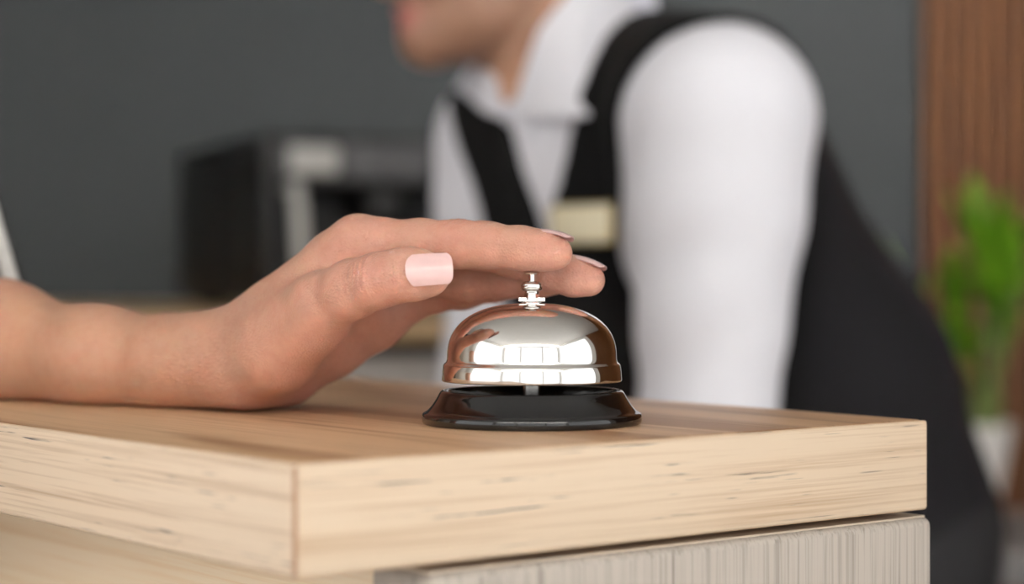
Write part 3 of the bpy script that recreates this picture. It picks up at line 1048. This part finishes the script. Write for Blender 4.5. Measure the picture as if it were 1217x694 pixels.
# shirt collar: stand and turned-down leaf round the neck
NC = np.array([.054, 1.620, 1.293]); NA = nrm((-.30, .15, .90)); NFw = nrm(FWD - NA * (FWD @ NA)); NL = np.cross(NA, NFw)
if NL @ LFT < 0: NL = -NL
def fold_pt(ph):
    h = np.interp(ph, [0, 25, 45, 90, 180], [0, .028, .055, .088, .102])
    a_ = math.radians(ph)
    return NC + NA * h + .0635 * (NFw * math.cos(a_) + NL * math.sin(a_))
fb = fold_pt(180); f9 = fold_pt(90); f13 = fold_pt(135)
OUT_PH = [0, 30, 60, 90, 135, 180]
OUT_P = [at(700, 140, 1.508), at(706, 116, 1.512), at(711, 90, 1.522), f9 + NL * .020 - UP * .048, f13 + (NL - FWD) * .011 - UP * .046, fb - FWD * .016 - UP * .044]
def outer_pt(ph): return np.array([np.interp(ph, OUT_PH, [p[i] for p in OUT_P]) for i in range(3)])
def mirror(p): return p - 2 * ((p - NC) @ LFT) * LFT
bm = bmesh.new()
rows = []
for k in range(-36, 37):
    ph = 180 - 5 * abs(k) if k else 180
    ph = max(2.0, ph)
    f_p, o_p = fold_pt(ph), outer_pt(ph)
    st_p = f_p - NA * .030 - (NFw * math.cos(math.radians(ph)) + NL * math.sin(math.radians(ph))) * .001
    out_d = nrm(NFw * math.cos(math.radians(ph)) + NL * math.sin(math.radians(ph)))
    row = [st_p, f_p - NA * .003, f_p + out_d * .0025 + NA * .001, f_p * .68 + o_p * .32 + out_d * .007, f_p * .35 + o_p * .65 + out_d * .006, o_p + out_d * .002]
    if k > 0: row = [mirror(p) for p in row]
    rows.append([bm.verts.new(p) for p in row])
for a, b in zip(rows[:-1], rows[1:]):
    for i in range(len(a) - 1): bm.faces.new((a[i], a[i + 1], b[i + 1], b[i]))
thicken(bm, .0026)
from_bm('collar', bm, M_white, shirt, True, 60)

# shirt placket buttons are tiny; the name badge on the vest
hit = trace(vest_f, (0, 0, CAM_Z), at(696, 266, 1.5) - np.array([0, 0, CAM_Z]))
if hit is None: hit = at(693, 266, 1.5)
nv_ = grad(vest_f, hit[None].astype(np.float32), .01)[0]
nv_ = nrm(np.array([nv_[0], nv_[1], nv_[2] * .3]))
bx_ = nrm(np.cross(UP, nv_)); bz_ = np.cross(nv_, bx_)
Mbd = Matrix(((bx_[0], bz_[0], nv_[0], hit[0] + nv_[0] * .003), (bx_[1], bz_[1], nv_[1], hit[1] + nv_[1] * .003), (bx_[2], bz_[2], nv_[2], hit[2] + nv_[2] * .003), (0, 0, 0, 1)))
M_badge = plain('pale_gold_badge', (244, 234, 202), .35, scale=200)
M_badgerim = metal_mat('brass_badge_rim', (200, 176, 110), .3)
badge = box('name_badge', (-.032, -.0145, -.001), (.032, .0145, .0028), M_badge, vest, Mbd, .001)
bm = bmesh.new()
for lo_, hi_ in (((-.033, -.0155, -.001), (.033, -.0140, .0034)), ((-.033, .0140, -.001), (.033, .0155, .0034)), ((-.033, -.0155, -.001), (-.0315, .0155, .0034)), ((.0315, -.0155, -.001), (.033, .0155, .0034))):
    box_bm(bm, lo_, hi_, Mbd, .0003, 1)
from_bm('badge_rim', bm, M_badgerim, vest)

# ================================================================== BACK COUNTER AND COFFEE MACHINE
BZ = 1.112
M_oak_back = wood_mat('oak_back_counter', (214, 184, 142), (188, 150, 106), OAKD, 0, seed=8.0, fleck=False)
M_whitefront = plain('off_white_cabinet_front', (205, 200, 194), .5, scale=60)
bc = empty('back_counter', (-.9, 2.7, 0), 'oak topped counter with off-white fronts along the grey wall', 'counter')
box('counter_top', (-2.3, 2.18, BZ - .028), (.02, WY1 - .002, BZ), M_oak_back, bc, None, .002)
box('carcass', (-2.28, 2.26, 0), (0.0, WY1 - .002, BZ - .028), M_blackdull, bc, None, .002)
for i in range(4):
    x0 = -2.26 + i * .565
    d_ = box('door', (x0 + .004, 2.238, .10), (x0 + .545, 2.26, BZ - .045), M_whitefront, bc, None, .002)
    bm = bmesh.new(); tube_bm(bm, [(x0 + .40, 2.238, .98), (x0 + .40, 2.215, .98), (x0 + .51, 2.215, .98), (x0 + .51, 2.238, .98)], .005, 10)
    from_bm('handle', bm, M_steel, d_)

ca = np.array([-.297, 2.37]); dd = nrm((-.175, .40)); fx = np.array([dd[1], -dd[0]])
cm = empty('coffee_machine', (ca[0] + fx[0] * .19 + dd[0] * .2, ca[1] + fx[1] * .19 + dd[1] * .2, BZ), 'black boxy coffee machine with pale dial standing on the back counter', 'coffee machine')
fx2 = np.array([.916, .401]); dd2 = np.array([-.401, .916])
MM = Matrix(((fx2[0], dd2[0], 0, ca[0]), (fx2[1], dd2[1], 0, ca[1]), (0, 0, 1, BZ), (0, 0, 0, 1)))
def cmb(name, lo, hi, mat, bev=.004, par=None):
    return box(name, lo, hi, mat, par or cm, MM, bev)
Wc, Dc, Hc = .44, .42, .215
bm = bmesh.new()
box_bm(bm, (0, .10, .012), (Wc, Dc, Hc), MM, .010, 3)
box_bm(bm, (0, 0, .150), (Wc, .105, Hc), MM, .008, 3)
box_bm(bm, (0, 0, .012), (Wc, .105, .050), MM, .005, 2)
box_bm(bm, (0, .0, .03), (.02, .11, .18), MM, .004, 2)
box_bm(bm, (Wc - .02, .0, .03), (Wc, .11, .18), MM, .004, 2)
from_bm('body', bm, M_blackdull, cm)
cmb('control_panel', (.022, -.004, .158), (Wc - .02, .004, .205), M_greyplastic)
def disc(name, x, z, y, r, h, mat, par=None):
    bm = bmesh.new()
    lathe_bm(bm, [(0, 0), (r, 0), (r, h * .8), (r * .9, h), (0, h)], 32, MM @ Matrix.Translation((x, y, z)) @ Matrix.Rotation(PI / 2, 4, 'X'))
    return from_bm(name, bm, mat, par or cm)
bm = bmesh.new(); box_bm(bm, (.030, -.012, .166), (.092, -.003, .199), MM, .004, 3)
from_bm('display', bm, M_palegrey, cm)
for k in range(5): disc('button', .16 + k * .045, .181, -.004, .011, .008, M_greyplastic)
cmb('drip_tray', (.03, -.03, .014), (Wc - .03, .10, .040), M_steel, .003)
for x in (.17, .31):
    g_ = disc('group_head', x, .135, .045, .001, .001, M_steel)
    bm = bmesh.new()
    lathe_bm(bm, [(0, 0), (.030, 0), (.034, .006), (.034, .03), (.028, .042), (0, .042)], 32, MM @ Matrix.Translation((x, .045, .110)))
    from_bm('brew_head', bm, M_blackdull, cm)
    bm = bmesh.new(); tube_bm(bm, [MM @ Vector((x, .04, .105)), MM @ Vector((x, -.02, .102)), MM @ Vector((x, -.10, .096))], [.012, .010, .014], 14)
    from_bm('portafilter_handle', bm, M_blackdull, cm)
bm = bmesh.new(); tube_bm(bm, [MM @ Vector(p) for p in ((.04, .03, .155), (.04, -.005, .150), (.041, -.012, .12), (.044, -.014, .055))], .009, 14)
from_bm('steam_wand', bm, M_palegrey, cm)
for x, y in ((.04, .05), (Wc - .04, .05), (.04, Dc - .04), (Wc - .04, Dc - .04)):
    bm = bmesh.new(); lathe_bm(bm, [(0, 0), (.014, 0), (.016, .013), (0, .013)], 20, MM @ Matrix.Translation((x, y, 0)))
    from_bm('foot', bm, M_blackdull, cm)

# ================================================================== TABLET ON A STAND (left edge)
tb = empty('tablet', (-.25, 1.0, TOP_Z), 'pale grey tablet leaning on a stand behind the forearm, mostly out of frame', 'tablet')
p0 = at(57, 448, 1.0); p1 = at(-8, 222, 1.0)
tv = nrm(p1 - p0); td = nrm(np.array([p0[0] - .004, 1.0, 0])); td = nrm(td - tv * (td @ tv)); tn = nrm(np.cross(tv, td))
if tn[0] < 0: tn = -tn
MT = Matrix(((tv[0], td[0], tn[0], p0[0]), (tv[1], td[1], tn[1], p0[1]), (tv[2], td[2], tn[2], p0[2]), (0, 0, 0, 1)))
box('case', (0.004, -.006, -.0085), (.185, .20, -.0005), M_palegrey, tb, MT, .003, 3)
box('screen', (.012, .004, -.0006), (.177, .19, .0001), M_blackplastic, tb, MT, .0002)
bm = bmesh.new()
box_bm(bm, (p0[0] - .10, 1.04, TOP_Z + .0003), (p0[0] + .0, 1.16, TOP_Z + .006), None, .002)
tube_bm(bm, [(p0[0] - .09, 1.10, TOP_Z + .004), tuple(p0 + tv * .09 - tn * .012 + td * .10)], .006, 12)
from_bm('stand', bm, M_palegrey, tb)

# ================================================================== PLANT ON A GREY TABLE (right)
PD = 2.55
pc = at(1146, 640, PD)
M_greytable = plain('grey_table_paint', (120, 117, 116), .5, scale=50)
TZ = pc[2]
tbl = empty('side_table', (pc[0] + .2, PD + .08, 0), 'grey side table against the slatted wall under the plant', 'table')
box('table_top', (pc[0] - .20, PD - .14, TZ - .045), (pc[0] + .62, PD + .30, TZ), M_greytable, tbl, None, .004)
for x in (-.17, .55):
    for y in (-.11, .23):
        box('leg', (pc[0] + x, PD + y, 0), (pc[0] + x + .04, PD + y + .04, TZ - .045), M_greytable, tbl, None, .003)

plant = empty('potted_plant', tuple(pc), 'green leafy plant in a white tapered pot beside the slatted wall', 'plant')
M_pot = plain('white_ceramic', (240, 237, 232), .35, scale=60, var=.02)
bm = bmesh.new()
Hp = (640 - 503) / F_PX * PD
lathe_bm(bm, [(0, 0), (.030, 0), (.034, .004), (.047, Hp * .45), (.059, Hp * .85), (.063, Hp), (.060, Hp + .001), (.054, Hp * .88), (0, Hp * .86)], 48, Matrix.Translation(tuple(pc)))
from_bm('pot', bm, M_pot, plant)
bm = bmesh.new()
lathe_bm(bm, [(.054, Hp * .87), (.04, Hp * .90), (.02, Hp * .91), (0, Hp * .91)], 32, Matrix.Translation(tuple(pc)))
from_bm('soil', bm, plain('dark_soil', (40, 30, 22), .9, scale=300, bump=.6), plant)
t = NT('fresh_green_leaf')
f = t.noise(t.mapping((30, 30, 30)), 1.0, 3)
t.l(t.ramp(f, [(.35, rgba((96, 160, 26))), (.65, rgba((158, 212, 52)))]), t.b.inputs['Base Color'])
t.set(Roughness=.42); t.b.inputs['Transmission Weight'].default_value = 0.0
M_leaf = t.m
M_stem = plain('green_cane', (98, 112, 52), .5, scale=80, var=.15)
def leaf_bm(bm, base_, d, length, width, droop, twist):
    d = Vector(d).normalized(); up = Vector((0, 0, 1))
    side = d.cross(up)
    if side.length < .05: side = Vector((1, 0, 0))
    side.normalize(); side = Matrix.Rotation(twist, 3, d) @ side
    p = Vector(base_); rows_ = []
    ns = 9
    for i in range(ns + 1):
        s = i / ns
        w = width * (math.sin(PI * min(1, s * .93 + .07)) ** .8) * .5
        nrm_ = side.cross(d).normalized()
        rows_.append([bm.verts.new(p + side * w * q + nrm_ * (abs(q) * w * .35)) for q in (-1, -.5, 0, .5, 1)])
        p = p + d * (length / ns)
        d = (d - up * droop / ns).normalized()
    fs = []
    for a, b in zip(rows_[:-1], rows_[1:]):
        for i in range(4): fs.append(bm.faces.new((a[i], a[i + 1], b[i + 1], b[i])))
    bmesh.ops.solidify(bm, geom=fs, thickness=.0012)
rs = random.Random(11)
canes = [(1166, 312, 2.56, .006, 7), (1208, 340, 2.52, .010, 7), (1088, 395, 2.64, -.02, 4), (1140, 400, 2.62, .01, 4)]
for ci, (px, py, d, wob, nl) in enumerate(canes):
    a = pc + np.array([(.012 + .026 * math.cos(ci * 1.6)), .026 * math.sin(ci * 1.6), Hp * .86])
    b = at(px, py, d)
    pts = [a + (b - a) * s_ + np.array([wob * math.sin(PI * s_), 0, 0]) for s_ in np.linspace(0, 1, 9)]
    bm = bmesh.new(); tube_bm(bm, pts, [.0095 - .0035 * i / 8 for i in range(9)], 12)
    from_bm('cane', bm, M_stem, plant)
    for k in range(nl):
        s_ = .55 + .45 * k / (nl - 1)
        p = a + (b - a) * s_ + np.array([wob * math.sin(PI * s_), 0, 0])
        an = k * 2.4 + ci * 1.1
        el = 1.08 + .30 * k / nl
        dr = (math.cos(an) * math.cos(el), math.sin(an) * math.cos(el) * .7, math.sin(el))
        bm = bmesh.new(); leaf_bm(bm, p, dr, .115 + rs.random() * .03, .030 + rs.random() * .008, .25 + rs.random() * .4, rs.uniform(-.6, .6))
        from_bm('leaf', bm, M_leaf, plant)

# ================================================================== LIGHT
w = bpy.data.worlds.new('daylight'); SC.world = w; w.use_nodes = True
bg = w.node_tree.nodes['Background']
bg.inputs['Color'].default_value = (.86, .93, 1.0, 1); bg.inputs['Strength'].default_value = .12
def area(name, loc, rot, sx, sy, power, col):
    l = bpy.data.lights.new(name, 'AREA'); l.shape = 'RECTANGLE'; l.size = sx; l.size_y = sy; l.energy = power; l.color = col
    o = bpy.data.objects.new(name, l); o.location = loc; o.rotation_euler = rot; COL.objects.link(o)
    return o
for (a, b), p in zip(WINS, (10, 11, 11)):
    area('window_daylight', ((a + b) / 2, WY0 - .10, (WZ0 + WZ1) / 2), (PI / 2, 0, 0), b - a - .02, WZ1 - WZ0 - .02, p, (1.0, .99, .98))
for side, p in (('left', 27), ('right', 23)):
    x, a, b = SIDE[side]; sg = -1 if side == 'left' else 1
    area('window_daylight', (x + sg * .09, (a + b) / 2, (WZ0 + WZ1) / 2), (PI / 2, 0, sg * PI / 2), b - a - .02, WZ1 - WZ0 - .02, p, (1.0, .99, .98))
# unseen ledge and uplight, added to brighten the ceiling
bm = bmesh.new(); box_bm(bm, (WX0 + .01, WY0 + .01, 2.62), (WX1 - .01, WY0 + .16, 2.66), None, .004)
tag(from_bm('trim_1', bm, M_paint), kind='structure')
area('cove_light', (0, WY0 + .09, 2.67), (PI + .55, 0, 0), 4.6, .1, 330, (1.0, .97, .93))
# added spot with no fixture, put in to brighten the back wall
l = bpy.data.lights.new('wall_wash', 'SPOT'); l.energy = 58; l.spot_size = math.radians(85); l.spot_blend = 1.0; l.shadow_soft_size = .06; l.color = (1.0, .95, .88)
o = bpy.data.objects.new('wall_wash', l); o.location = (.70, 2.1, 2.74); COL.objects.link(o)
o.rotation_euler = (Vector((.60, 3.1, 1.75)) - Vector(o.location)).to_track_quat('-Z', 'Y').to_euler()

# ================================================================== CAMERA
cam = bpy.data.cameras.new('camera'); co = bpy.data.objects.new('camera', cam); COL.objects.link(co)
co.location = (0, 0, CAM_Z); co.rotation_euler = (PI / 2, 0, 0)
cam.sensor_width = 36; cam.sensor_fit = 'HORIZONTAL'; cam.lens = F_PX / 1217 * 36
cam.shift_y = -21 / 1217
cam.clip_start = .02
cam.dof.use_dof = True; cam.dof.focus_distance = .755; cam.dof.aperture_fstop = 4.5; cam.dof.aperture_blades = 0
SC.camera = co
SC.view_settings.view_transform = 'Standard'; SC.view_settings.look = 'None'
SC.view_settings.gamma = 1; SC.view_settings.use_curve_mapping = False
SC.view_settings.exposure = 0.64
SC.cycles.use_denoising = True
SC.cycles.max_bounces = 8
SC.cycles.sample_clamp_indirect = 6
